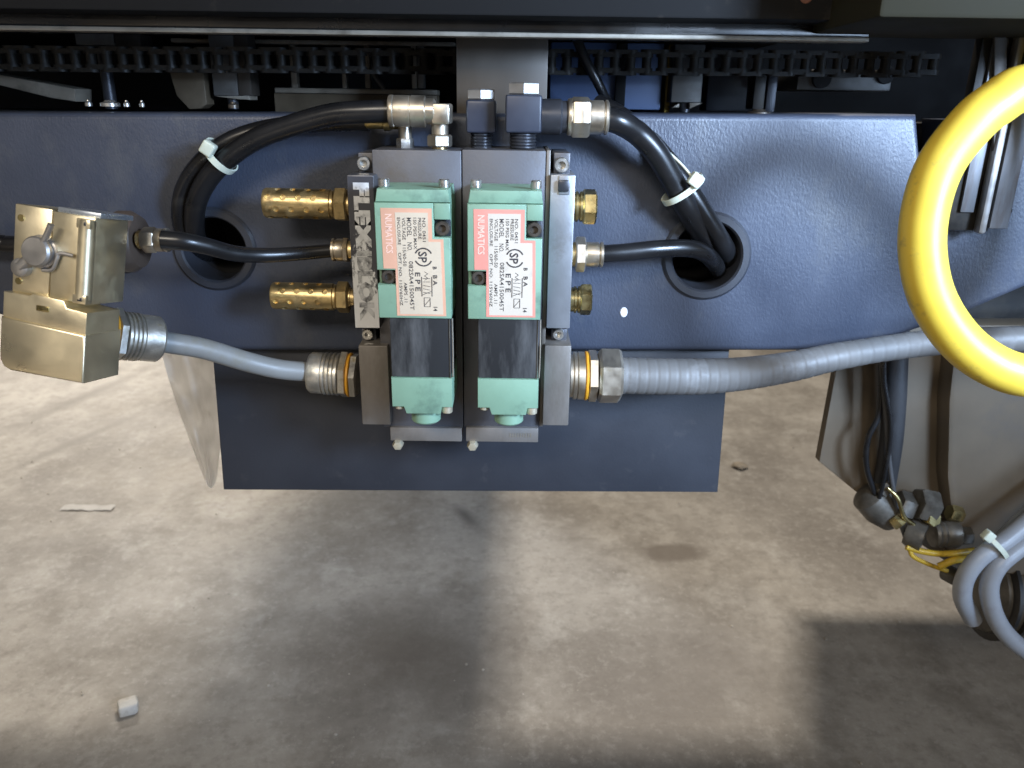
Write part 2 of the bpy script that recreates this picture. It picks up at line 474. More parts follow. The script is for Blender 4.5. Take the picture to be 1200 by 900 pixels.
def beam():
    bm = nb()
    out = [(-320, 131), (1076, 134), (1080, 188), (1166, 188), (1166, 142), (1520, 142), (1520, 318), (1260, 318), (1205, 336), (1130, 368), (1020, 406), (965, 412), (120, 412), (-40, 357), (-320, 350)]
    P = [Vector((W(x, y, YB).x, W(x, y, YB).z)) for x, y in out]      # clockwise seen from the front
    n = len(P); r = .006
    def inset(d):
        o = []
        for i in range(n):
            a, b_, c = P[i-1], P[i], P[(i+1) % n]
            e1 = (b_-a).normalized(); e2 = (c-b_).normalized()
            n1 = Vector((e1.y, -e1.x)); n2 = Vector((e2.y, -e2.x))
            m = (n1+n2); m = m/m.dot(n1)
            o.append(b_+m*d)
        return o
    loops = []
    K = 5
    for k in range(K+1):
        a = k/K*math.pi/2
        loops.append([bm.verts.new((p.x, YB+r*(1-math.sin(a)), p.y)) for p in inset(r*(1-math.cos(a)))])
    back = [bm.verts.new((p.x, YB+.12, p.y)) for p in P]
    loops = [back]+loops
    for A, B in zip(loops, loops[1:]):
        for i in range(n): bm.faces.new((A[i], A[(i+1) % n], B[(i+1) % n], B[i]))
    bm.faces.new(back)
    holes = []
    for cx, cy, rp in HOLES:
        c = W(cx, cy, YB); rr = rp*sc(cy, YB)
        f_ = [bm.verts.new((c.x+rr*math.cos(2*math.pi*i/48), YB, c.z+rr*math.sin(2*math.pi*i/48))) for i in range(48)]
        b2 = [bm.verts.new((v.co.x, YB+.10, v.co.z)) for v in f_]
        for i in range(48): bm.faces.new((f_[i], f_[(i+1) % 48], b2[(i+1) % 48], b2[i]))
        bm.faces.new(b2)
        holes.append(f_)
    ed = []
    for lp in [loops[-1]]+holes:
        for i in range(len(lp)):
            e = bm.edges.get((lp[i], lp[(i+1) % len(lp)])) or bm.edges.new((lp[i], lp[(i+1) % len(lp)]))
            ed.append(e)
    bmesh.ops.triangle_fill(bm, use_beauty=True, use_dissolve=False, edges=ed)
    bmesh.ops.recalc_face_normals(bm, faces=list(bm.faces))
    return bm
HOLES = [(252, 292, 41), (828, 300, 44), (1187, 213, 5.2), (1181, 247, 5.2)]
part('casting', beam(), BLUE, fr)
for cx, cy, ro, ri in ((252, 292, 49, 37), (828, 300, 52, 40)):
    k = sc(cy, YB); o = W(cx, cy, YB); b = nb()
    lathe(b, o, (0, -1, 0), [(ri*k, -.03), (ri*k, .0012), ((ri+2)*k, .0030), ((ro-3)*k, .0030), (ro*k, .0010), (ro*k, 0)], 56, capa=False, capb=False)
    g = part('grommet_ring', b, BLUE2, fr)
    b = nb(); lathe(b, o, (0, -1, 0), [((ri-.2)*k, -.03), ((ri-.2)*k, -.096), (0, -.096)], 40, capa=False)
    part('hole_liner', b, BLACK, g)
b = nb(); pprism(b, [(247.5, 396), (855.5, 400), (841, 577), (262, 574)], .674, .680, .0007)
part('lower_plate', b, BLUE2, fr)
b = nb(); pbox(b, 535, 37, 641, 176, .672, .685, .0006, row=110)
# the strap rises in front of the chain: plate standing on the beam
part('strap_plate', b, STEEL, fr, label='brown stained steel strap plate behind the black fittings')
b = nb(); lathe(b, W(731, 366, YB), (0, -1, 0), [(.0033, 0), (.0028, .0007), (0, .0010)], 12)
for v in b.verts: v.co.z = W(731, 366, YB).z+(v.co.z-W(731, 366, YB).z)*1.35
part('paint_drop', b, PAINTCHIP, fr)
for x, y, r in ((130, 128, 11), (167, 128, 3), (105, 129, 4), (149, 126, 3.5), (274, 129, 6), (890, 128, 13), (1115, 158, 6)):
    Y = .70; k = sc(y, Y); b = nb()
    o = W(x, y, Y); o.z = W(545, 131, YB).z
    lathe(b, o, (0, 0, 1), [(r*k, 0), (r*k, .0026), (r*.6*k, .0036), (r*.5*k, .0048), (0, .0052)], 20)
    part('bolt_head', b, ZINC if x < 200 else SCREW, fr)

# ================================================================== OVERHEAD COVER AND RAIL
ov = root('machine_cover', 'black and olive sheet cover along the top edge of the picture', 'machine cover', W(600, 10, .60))
b = nb(); box(b, -.75, W(1030, 10, .60).x, .60, 1.05, W(600, 19, .60).z, W(600, 19, .60).z+.25, .002)
part('cover_panel', b, COVER, ov)
b = nb(); box(b, W(1031, 10, .52).x, .95, .52, .66, W(1100, 22, .52).z, W(1100, 22, .52).z+.25, .003)
part('side_cover', b, OLIVE, ov, label='olive side cover panel at the upper right')
b = nb(); lathe(b, W(945, -4, .60), (0, -1, 0), [(.0045, 0), (.0040, .0005), (0, .0007)], 16)
part('rust_blister', b, M('rust', (.13, .05, .03), .7), ov)

rl = root('carriage_rail', 'long dark steel rail with a worn bright lower lip under the top cover', 'rail', W(600, 38, .63))
zt = W(600, 20, .63).z; zl = W(600, 38, .63).z; xr = W(1021, 35, .63).x
b = nb(); box(b, -.75, xr, .632, .70, zl, zt, .0008)
part('rail_body', b, M('polished_dark_steel', (.10, .095, .09), .22, metal=.9, var=.2, vs=12, dirt=((.02, .02, .02), .4, 9)), rl)
b = nb(); box(b, -.75, xr-.002, .626, .64, zl-.0034, zl-.0002, .0006)
part('rail_lip', b, PALE, rl)
b = nb(); pbox(b, 1021, 19, 1027, 34, .628, .70, .0006); part('end_cap', b, BRIGHT, rl)

# interior back wall, so that the machine is closed behind the chain
ib = root('machine_housing', 'dark machine housing behind the drive chain', 'machine housing', (0, 1.0, W(545, 131, YB).z))
b = nb(); box(b, -.85, 1.0, 1.00, 1.02, .66, 1.05); part('back_wall', b, BLACK, ib)
b = nb(); box(b, .435, .95, .80, 1.165, .42, .655); part('right_shade_block', b, DARK, ib)  # unseen block added to cast the floor shadow at the right
b = nb(); t = nb(); f = t.faces.new([t.verts.new(p) for p in ((.434, 1.165, .507), (.434, .80, .507), (.30, .80, .507))]); r_ = bmesh.ops.extrude_face_region(t, geom=[f])
for v in r_['geom']:
    if isinstance(v, bmesh.types.BMVert): v.co.z = .655
bmesh.ops.recalc_face_normals(t, faces=list(t.faces)); merge(b, t); part('shade_wedge', b, DARK, ib)  # unseen wedge added to turn the left edge of the right floor shadow
b = nb(); box(b, -.85, 1.0, .785, 1.0, .66, W(545, 134, .8).z-.002); part('inner_shelf', b, DARK, ib)
b = nb(); box(b, -.20, .060, 1.021, 1.60, .60, 1.05, .02); part('centre_shade_block', b, BLACK, ib)  # unseen block added to shade the floor below the valves
b = nb(); pbox(b, 645, 50, 776, 128, .79, .90, .001); part('blue_inner_panel', b, M('blue_inner_paint', (.085, .13, .25), .45, var=.15, vs=12), ib)
b = nb(); pbox(b, 722, 50, 734, 128, .782, .7895, .001); part('dark_strut', b, COVER, ib)
b = nb(); pbox(b, 781, 52, 787, 133, .80, .83, .0006); part('yellow_strip', b, M('yellow_edge_paint', (.42, .30, .06), .5), ib)
b = nb(); pbox(b, 830, 55, 880, 130, .87, .9, .001); part('navy_panel', b, BLUE2, ib)
b = nb(); pbox(b, 935, 82, 1045, 106, .80, .88, .001); part('rear_rail', b, GREYCAST, ib)
b = nb(); cyl(b, W(962, 92, .80), (0, -1, 0), 11*sc(92, .8), .004); part('bore_plug', b, BLACK, ib)
b = nb(); cyl(b, W(1037, 88, .80), (0, -1, 0), 10*sc(92, .8), .004); part('bore_plug', b, BLACK, ib)

# pale slotted frame behind the chain on the left
sf = root('slotted_frame', 'pale dusty steel frame of thin bars behind the chain', 'steel frame', W(430, 108, .80))
b = nb(); pbox(b, 200, 47, 533, 52, .80, .812); part('top_bar', b, PALE, sf)
b = nb(); pbox(b, 322, 104, 512, 110, .80, .83); part('bottom_bar', b, PALE, sf)
b = nb(); pbox(b, 322, 110.5, 512, 134, .803, .83); part('lower_panel', b, BROWNP, sf)
for x0, x1 in ((340, 347), (400, 405), (427, 433), (482, 488), (489, 497)):
    b = nb(); pbox(b, x0, 52.5, x1, 103.5, .802, .812); part('upright_bar', b, PALE if x0 != 489 else GREYCAST, sf)
b = nb(); ptube(b, [(436, 84, .798), (443, 95, .798), (450, 104, .798)], .0022); part('spring_hook', b, GREYCAST, sf)

# hanging brackets
def hanging(label, pieces, rod, m=GREYCAST):
    h = root('hanging_bracket', label, 'bracket', W(pieces[0][0], pieces[0][3], .775), 'brackets hanging behind the chain')
    for q in pieces:
        b = nb(); pbox(b, *q[:4], .775, .80, .0006); part('bracket_block', b, q[4] if len(q) > 4 else m, h)
    if rod:
        b = nb(); cyl(b, W(rod[0], rod[2], .785), (0, 0, 1), rod[3]*sc(100, .785), W(rod[0], rod[1], .785).z-W(rod[0], rod[2], .785).z, 16)
        part('rod', b, BLACKST, h)
    return h
hanging('flat grey bracket block above the chain, nearest the left edge', [(88, 37, 133, 53), (135, 40, 165, 60, DARK)], (131, 60, 128, 7))
h = hanging('tall grey bracket with tapered foot and dark rod, left of the strap plate', [(247, 40, 276, 112), (276.5, 40, 292, 112, STEEL)], (274, 104, 128, 6))
b = nb(); pprism(b, [(250, 112.5), (292, 112.5), (292, 117), (276, 116)], .775, .80, .0003); part('tapered_foot', b, PALE, h)
h = hanging('grey bracket with two bright tapered feet beside the yellow strip', [(789, 52, 824, 120)], (802, 118, 132, 6))
b = nb(); pprism(b, [(787, 126), (796, 120.5), (796, 126)], .775, .80, .0003); part('tapered_foot', b, PALE, h)
b = nb(); pprism(b, [(808, 120.5), (824, 120.5), (808, 127.5)], .775, .80, .0003); part('tapered_foot', b, PALE, h)
hanging('dark slim bracket post standing on the beam near the right end of the chain', [(884, 84, 897, 128, DARK), (899, 84, 910, 132, BLACKST)], None)
b = nb(); pprism(b, [(198, 82), (238, 82), (242, 122), (236, 127), (222, 128), (207, 112)], .77, .79)
single('brown_cam_plate', b, BROWNP, 'brown steel cam plate hanging under the chain on the left', 'cam plate')
b = nb(); pprism(b, [(-20, 84), (88, 104), (88, 119), (60, 115), (-20, 95)], .77, .80, .001)
single('slanted_guard_strip', b, PALE, 'pale slanted metal strip below the chain at the left edge', 'metal strip')
b = nb(); ptube(b, [(676, 46, .73), (686, 70, .728), (700, 96, .728), (716, 128, .74)], .0042)
single('slack_cable', b, HOSE, 'thin black cable hanging slantwise across the chain right of the strap plate', 'cable')

# ================================================================== DRIVE CHAIN
YC = .74; kc = sc(75, YC); pitch = 18.6*kc
ch = root('drive_chain', 'dark oily roller chain stretched across the top of the blue beam', 'chain', W(560, 88, YC))
def link_mesh(hh, th, wd):
    bm = nb()
    for s in (-1, 1):
        t = nb(); pts = []
        for i in range(9):
            a = -math.pi/2+math.pi*i/8; pts.append((pitch/2+wd*math.cos(a), wd*math.sin(a)))
        for i in range(9):
            a = math.pi/2+math.pi*i/8; pts.append((-pitch/2+wd*math.cos(a), wd*math.sin(a)))
        pts.insert(9, (0, wd*.72)); pts.append((0, -wd*.72))
        f = t.faces.new([t.verts.new((x, y, s*hh-th/2)) for x, y in pts])
        r = bmesh.ops.extrude_face_region(t, geom=[f])
        for v in r['geom']:
            if isinstance(v, bmesh.types.BMVert): v.co.z += th
        bmesh.ops.recalc_face_normals(t, faces=list(t.faces)); merge(bm, t)
    return bm
def chain_link(inner):
    bm = link_mesh((8.6 if inner else 11.6)*kc, (5.6 if inner else 4.6)*kc, 7.6*kc)
    for sx in (-1, 1):
        h = (8 if inner else 14)*kc; r = (5.6 if inner else 2.6)*kc
        if not inner: cyl(bm, (sx*pitch/2, 0, -h), (0, 0, 1), r, 2*h, 10)
        else: cyl(bm, (sx*pitch/2, 0, -h), (0, 0, 1), r, 2*h, 12)
    return finish(bm, 'link', CHAINM)
CHAINM = M('oily_chain_steel', (.013, .012, .010), .6, metal=.3, var=.35, vs=90, dirt=((.02, .016, .012), .4, 120))
LI, LO = chain_link(True), chain_link(False)
c0 = W(-14, 68.5, YC); c1 = W(1108, 76, YC); zc = (W(560, 73, YC)).z
nl = int((c1.x-c0.x)/pitch)
for i in range(nl):
    x = c0.x+i*pitch
    z = c0.z+(c1.z-c0.z)*i/nl
    inst('link', LI if i % 2 else LO, ch, Vector((x, YC, z+random.uniform(-.0003, .0003)))-ch.location)

# ================================================================== RIGHT GUIDE SLIDE
gs = root('guide_slide', 'upright worn steel guide slide behind the yellow hose', 'guide slide', W(1148, 271, .645))
b = nb(); pbox(b, 1112, 0, 1162, 270, .648, .659, .0006, row=250); part('back_plate', b, DARK, gs)
b = nb(); pbox(b, 1128, 20, 1144, 249, .645, .6478, .0005, row=235); part('slide_strip', b, BRIGHT, gs)
b = nb(); box(b, W(1150, 250, .64).x, W(1159, 250, .64).x, .638, .6478, W(1150, 274, .64).z, W(1150, 0, .64).z, .0020); part('guide_rod', b, GREYMET, gs)
b = nb(); pbox(b, 1163, 0, 1185, 268, .644, .659, .0006, row=250); part('front_plate', b, BRIGHT, gs)
b = nb(); pprism(b, [(1166, 0), (1182, 0), (1178, 150), (1176, 172), (1172, 182), (1171, 200), (1164, 210)], .641, .6438, .0004); part('worn_shim', b, STEEL, gs)

# ================================================================== VALVE MANIFOLD
YM = .597
mf = root('valve_manifold', 'grey aluminium valve manifold bolted to the beam, carrying two green valves', 'valve manifold', W(542, 517, YM))
b = nb(); pbox(b, 441, 176, 541.4, 501, YM, YB-.001, .0007, row=300); part('base_block', b, MANI, mf)
b = nb(); pbox(b, 542.4, 176, 637, 501, YM, YB-.001, .0007, row=300); part('base_block', b, MANI, mf)
b = nb(); pbox(b, 457, 501.5, 541, 517, YM-.004, YB-.001, .0006, row=500); part('foot_bar', b, MANIB, mf)
b = nb(); pbox(b, 546, 501.5, 631, 518, YM-.004, YB-.001, .0006, row=500); fb = part('foot_bar', b, MANIB, mf)
b = nb()
for i in range(9): strip(b, W(598+i*3, 506, YM-.0043).x, W(598, 505, YM).z, W(598+i*3, 506, YM-.0043).x, W(598, 510, YM).z, YM-.0043, .0008)
part('embossed_marks', b, PALE, fb)
b = nb(); pbox(b, 637.4, 176, 642, 500, YM-.001, YB-.001, .0005, row=300); part('seam_strip', b, MANIB, mf)
b = nb(); pbox(b, 411, 205, 442, 385, .583, YB-.001, .0012, row=300); ep = part('end_plate', b, MANI, mf)
b = nb(); pbox(b, 412, 207, 441, 384, .5823, .5829, .0, row=300); npart = part('nameplate', b, NAMEPLATE, ep, label='rubbed nameplate with white lettering')
b = nb(); pbox(b, 642.6, 205, 671, 385, .592, YB-.001, .0008, row=300); ep2 = part('end_plate', b, PLATER, mf)
b = nb(); pbox(b, 655, 206, 668, 228, .5905, .5918, .0004); part('clip_frame', b, PLATER, ep2)
b = nb(); pbox(b, 654, 211, 667, 225, .588, .5904, .0012); part('black_clip', b, BLACKST, ep2)
b = nb(); pbox(b, 422, 405, 456, 498, .590, YB-.001, .0012, row=450); part('cable_port_box', b, MANIB, mf)
b = nb(); pbox(b, 637, 405, 668, 499, .590, YB-.001, .0012, row=450); part('cable_port_box', b, MANIB, mf)
for x0, y0, x1, y1, sx, sy, r in ((420, 179, 441, 204, 427.5, 191, 8.2), (649, 179, 668, 204, 658, 193, 8.8), (424, 385.5, 441, 402, 432, 390, 6.6), (646, 385.5, 664, 402, 654, 390, 6.6)):
    b = nb(); pbox(b, x0, y0, x1, y1, .606, YB-.001, .0007); tb = part('mounting_tab', b, MANI, mf)
    k = sc(sy, .606); b = nb(); socket_screw(b, W(sx, sy, .6059), (0, -1, 0), r*k, .006); part('socket_screw', b, ZINC, tb)
b = nb()
for x, y in ((467, 519), (554, 520)):
    b = nb(); k = sc(y, .592); lathe(b, W(x, y, .596), (0, -1, 0), [(6.5*k, 0), (6.5*k, .005), (5*k, .007), (0, .0075)], 6); part('cap_screw', b, CREAMS, mf)
# lettering of the nameplate
YN = .5819
tx = nb(); z0 = W(425, 213, YN).z; k = sc(300, YN)
text_down(tx, 'FLEX', W(419.5, 300, YN).x, W(425, 214, YN).z, YN, 22*k, W(425, 214, YN).z-W(425, 291, YN).z, .0010)
part('lettering', tx, PLATEINK, ep)
tx = nb(); text_down(tx, 'IBLOK', W(419.5, 300, YN).x, W(425, 294, YN).z, YN, 22*k, W(425, 294, YN).z-W(425, 376, YN).z, .0008)
part('lettering', tx, PLATEDARK, ep)

# ================================================================== SOLENOID VALVES
YV = .545
def make_valve():
    base = W(484, 484, YV); base.y = YM
    v = root('solenoid_valve', 'green solenoid valve with yellowed cream and faded pink label, the left of the pair', 'solenoid valve', base, 'green solenoid valves')
    # body: front layer with two notched corners for the screws, plain layer behind
    x = lambda p, r=300: W(p, r, YV).x
    z = lambda q: W(484, q, YV).z
    b = nb()
    prism(b, [(x(441), z(238)), (x(509), z(238)), (x(509), z(278)), (x(528), z(278)), (x(528), z(373)), (x(441), z(373)), (x(441), z(334)), (x(464), z(334)), (x(464), z(317)), (x(441), z(317))][::-1], YV, YV+.0095, .0006)
    body = part('valve_body', b, GREEN, v)
    b = nb(); prism(b, [(x(509.4), z(238)), (x(528), z(238)), (x(528), z(257)), (x(509.4), z(257))][::-1], YV, YV+.0095, .0006); part('body_corner', b, GREEN, body)
    b = nb(); box(b, x(441), x(528), YV+.0096, YM-.0005, z(373), z(238), .0006); part('rear_body', b, GREEN, body)
    b = nb(); t2 = nb()
    for pts in ([(444, 222), (526, 222), (528, 237.5), (441.5, 237.5)],): prism(b, [(x(p), z(q)) for p, q in pts], YV+.002, YM-.002, .0012)
    t2.free(); part('end_cap', b, GREEN, v)
    b = nb(); box(b, x(453), x(526.5), YV+.0015, YM-.001, z(442.7), z(373.4), .0008); bd = part('coil_band', b, BAND, v)
    b = nb(); tube(b, [(x(528.5), YV+.004, z(374)), (x(529), YV+.003, z(410)), (x(528.5), YV+.004, z(443))], .0006, 8); part('coil_wire', b, PALE, bd)
    b = nb(); tube(b, [(x(525.4), YV+.0012, z(374)), (x(525.6), YV+.0012, z(443))], .0004, 6, smooth=False); part('coil_wire', b, GRIME, bd)
    b = nb()
    prism(b, [(x(452.5), z(443)), (x(528), z(443)), (x(528), z(477)), (x(515), z(477)), (x(513), z(485)), (x(470), z(485)), (x(467), z(477)), (x(452.5), z(477))], YV, YM-.002, .0009)
    lo = part('lower_cover', b, GREEN, v)
    k = sc(490, YV); b = nb(); cyl(b, (x(491.5), YV+.017, z(502)), (0, 0, 1), 17.5*k, z(484.5)-z(502), 32, .0014); part('round_boss', b, GREEN, lo)
    for px, py, r in ((460.5, 478, 5.0), (520.5, 482, 6.3)):
        b = nb(); cyl(b, (x(px), YV+.006, z(py+4)), (0, 0, 1), r*k, z(py-5)-z(py+4), 14, .0006); part('cover_screw', b, CREAMS, lo)
    for px in (450, 520):
        b = nb(); cyl(b, (x(px), YV+.012, z(222)), (0, 0, 1), 6*k, z(211)-z(222), 14, .0008); part('cap_screw', b, ZINC, v)
    for px, py in ((518.5, 268), (454, 325.5)):
        b = nb(); box(b, x(px-9.3), x(px+9.3), YV+.0062, YV+.0094, z(py+9.8), z(py-9.8), .0005); sp = part('screw_pocket', b, BLACKST, body)
        b = nb(); socket_screw(b, (x(px), YV+.0061, z(py)), (0, -1, 0), 8.2*k, .0045); part('socket_screw', b, SCREW, sp)
    # label
    b = nb(); prism(b, [(x(448), z(244)), (x(507), z(244)), (x(507), z(280)), (x(520), z(280)), (x(522), z(370)), (x(463), z(370)), (x(463), z(315)), (x(449), z(315))], YV-.0003, YV+.0002, 0)
    lab = part('label_border', b, PINKL, v)
    b = nb(); prism(b, [(x(464.5), z(249)), (x(502.5), z(249)), (x(502.5), z(283)), (x(516.5), z(283)), (x(518.5), z(368)), (x(466.5), z(368))], YV-.00045, YV-.0002, 0)
    part('label_panel', b, CREAML, lab)
    y = YV-.0006; tx = nb()
    L = lambda a, c: z(a)-z(c)
    for s, px, q0, q1, sz in (('NO. 0451', 496, 255, 283, 5.2), ('PRESSURE', 491, 255, 280, 5.2), ('150 PSIG MAX', 485.5, 255, 292, 5.2),
                              ('MODEL', 478, 255, 277, 7.5), ('NO.', 478, 284, 294, 7.5), ('082SA4150045T', 479, 306, 363, 7.0),
                              ('VOLTAGE', 472.5, 255, 281, 5.4), ('115/60-50', 472.5, 287, 312, 5.4), ('AMPS .11', 472.5, 331, 354, 5.4),
                              ('ENCLOSURE', 467, 255, 287, 4.8), ('OPT. NO. 115V60HZ', 467, 296, 358, 4.8)):
        text_down(tx, s, x(px), z(q0), y, sz*k*.95, L(q0, q1), .00003)
    text_down(tx, 'SP', x(490.5), z(294.5), y, 13*k, L(294.5, 307.5), .00018)
    text_down(tx, 'E P E', x(486), z(319), y, 8*k, L(319, 341), .0001)
    text_down(tx, 'B', x(507), z(312), y, 6*k, None, .0001); text_down(tx, 'B A', x(507), z(322), y, 6.5*k, L(322, 334), .0001); text_down(tx, '14', x(507), z(359), y, 6*k, None, .0001)
    # certification arc and valve symbol
    cx, cz, rr = x(496.2), z(301), 9.6*k
    for a0, a1 in ((25, 155), (205, 335)):
        for i in range(12):
            a, c = R(a0+(a1-a0)*i/12), R(a0+(a1-a0)*(i+1)/12)
            strip(tx, cx+rr*math.sin(a+math.pi/2)*1.0, cz+rr*math.cos(a+math.pi/2), cx+rr*math.sin(c+math.pi/2), cz+rr*math.cos(c+math.pi/2), y, 1.6*k)
    sw = .00035
    for q, p0, p1 in ((318, 497, 501), (320.5, 501, 497), (323, 497, 501), (325.5, 501, 497)): strip(tx, x(p0), z(q), x(p1), z(q+2.5), y, sw)
    for px in (493.5, 505.5): strip(tx, x(px), z(324), x(px), z(347), y, .0006)
    for q in (326, 330, 334, 338, 342): strip(tx, x(495), z(q), x(503.5), z(q+(1.5 if q > 332 else 0)), y, sw)
    strip(tx, x(494.5), z(345), x(505), z(341), y, sw)
    for px in (496, 503): strip(tx, x(px), z(348.5), x(px), z(359), y, .0005)
    for q in (348.5, 359): strip(tx, x(496), z(q), x(503), z(q), y, sw)
    strip(tx, x(496), z(358), x(503), z(350), y, sw)
    part('lettering', tx, INK, lab)
    tx = nb(); text_down(tx, 'NUMATICS', x(453), z(251), y+.0001, 10.5*k, L(251, 297), .0001); part('lettering', tx, PALEINK, lab)
    return v
va = make_valve()
vb = copy_tree(va)
vb.location.x += W(591.5, 300, YV).x-W(484.5, 300, YV).x
vb['label'] = 'green solenoid valve with whiter label and stronger pink border, the right of the pair'
def recolor(o):
    for c in o.children:
        if c.data and c.data.materials and c.data.materials[0] in (PINKL, CREAML):
            c.data = c.data.copy(); c.data.materials[0] = PINKR if c.data.materials[0] == PINKL else CREAMR
        recolor(c)
recolor(vb)

# ================================================================== FITTINGS ON TOP
k = sc(135, .62)
ef = root('elbow_fitting', 'nickel swivel elbow fitting on top of the manifold, holding the left hose', 'hose fitting', W(516, 176, .62))
b = nb(); lathe(b, W(456, 130, .615), (1, 0, 0), [(17*k, 0), (18*k, 1.5*k), (18*k, 5*k), (17*k, 6*k), (17.6*k, 8*k), (17.6*k, 24*k), (16.8*k, 24.6*k), (16.8*k, 25.4*k), (17.6*k, 26*k), (17.6*k, 42*k), (14.5*k, 43*k), (14.5*k, 52*k), (12*k, 54*k)], 36)
part('barrel', b, NICKEL, ef)
b = nb(); pbox(b, 505, 121, 527, 146, .607, .640, .002); part('elbow_block', b, NICKEL, ef)
b = nb(); cyl(b, W(515.5, 158, .62), (0, 0, 1), 10*k, W(515, 145, .62).z-W(515, 158, .62).z, 24); part('neck', b, NICKEL, ef)
b = nb(); hexa(b, W(515.5, 172, .62), (0, 0, 1), 15*k, W(515, 158, .62).z-W(515, 172, .62).z, .3); part('hex_nut', b, NICKEL, ef)
b = nb(); cyl(b, W(515.5, 176.5, .62), (0, 0, 1), 9*k, .004, 20); part('thread', b, BRASS, ef)
sf2 = root('small_fitting', 'small silver fitting on the manifold beneath the elbow barrel', 'hose fitting', W(475, 176, .63))
b = nb(); cyl(b, W(475, 163, .63), (0, 0, 1), 8*k, W(475, 145, .63).z-W(475, 163, .63).z, 20); part('neck', b, NICKEL, sf2)
b = nb(); hexa(b, W(475, 175, .63), (0, 0, 1), 10.5*k, W(475, 162, .63).z-W(475, 175, .63).z, .2); part('hex_nut', b, ZINC, sf2)
b = nb(); lathe(b, W(428, 144, .637), (1, 0, 0), [(6*k, 0), (7*k, 2*k), (7*k, 22*k), (9*k, 23*k), (9*k, 30*k), (7*k, 32*k), (7*k, 55*k)], 20); part('side_barrel', b, OLDBRASS, sf2)

def banjo(label, x0, x1, y0, y1, yn, hx, hy, Y, stem):
    r = root('banjo_fitting', label, 'hose fitting', W((x0+x1)/2, yn, Y), 'black banjo fittings')
    d = (W(x1, 135, Y).x-W(x0, 135, Y).x); cx = (x0+x1)/2
    c = W(cx, y1, Y+d/2)
    b = nb(); box(b, W(x0, 135, Y).x, W(x1, 135, Y).x, Y, Y+d, W(cx, y1, Y).z, W(cx, y0, Y).z, .0018, 3); part('block', b, M('black_painted_steel', (.028, .033, .05), .40, var=.15, vs=30), r)
    xc = (W(x0, 135, Y).x+W(x1, 135, Y).x)/2; kk = sc(135, Y)
    zt = W(cx, y0, Y).z
    b = nb(); hexa(b, (xc, Y+d/2, zt), (0, 0, 1), hx*kk, hy*kk, math.pi/6+.0); part('hex_head', b, GREYMET, r)
    zb = W(cx, y1, Y).z; ze = W(cx, yn, Y).z; rr = stem*kk
    pr = []; n = 5
    for i in range(n):
        h = (zb-ze)*i/n; pr += [(rr*.92, h), (rr, h+(zb-ze)/n*.3), (rr, h+(zb-ze)/n*.7), (rr*.92, h+(zb-ze)/n*.98)]
    b = nb(); lathe(b, (xc, Y+d/2, ze), (0, 0, 1), pr, 24); part('threaded_neck', b, BLACKST, r)
    return r, xc, Y+d/2
banjo('smaller black banjo fitting standing beside the elbow, nothing on its right', 546, 581, 117, 156, 175, 18, 12, .622, 13)
bj, bx, by = banjo('larger black banjo fitting that feeds the right hose', 592, 635, 111, 156, 175, 20, 14, .605, 16)
b = nb(); lathe(b, (W(635, 135, .605).x, by, W(650, 137, by).z), (1, 0, 0), [(20*k, 0), (20*k, 22*k), (18*k, 24*k), (18*k, 30*k)], 32); part('side_sleeve', b, BLACKST, bj)
hn = root('hose_coupling', 'nickel hexagon coupling between the black banjo and the right hose', 'hose fitting', W(688, 157, by))
zz = W(650, 137, by).z; k2 = sc(137, by)
b = nb(); lathe(b, (W(665, 137, by).x, by, zz), (1, 0, 0), [(20*k2, 0), (21*k2, 2*k2), (21*k2, 4*k2), (18*k2, 5*k2)], 32); part('collar', b, NICKEL, hn)
b = nb(); hexa(b, (W(669, 137, by).x, by, zz), (1, 0, 0), 23.5*k2, 22*k2, .25); part('hex_nut', b, NICKEL, hn)
b = nb(); lathe(b, (W(691, 137, by).x, by, zz), (1, 0, 0), [(19*k2, 0), (19*k2, 15*k2), (17.5*k2, 16*k2), (17.5*k2, 17.5*k2), (19.5*k2, 18*k2), (19.5*k2, 20.5*k2), (17*k2, 22*k2)], 32); part('release_sleeve', b, NICKEL, hn)

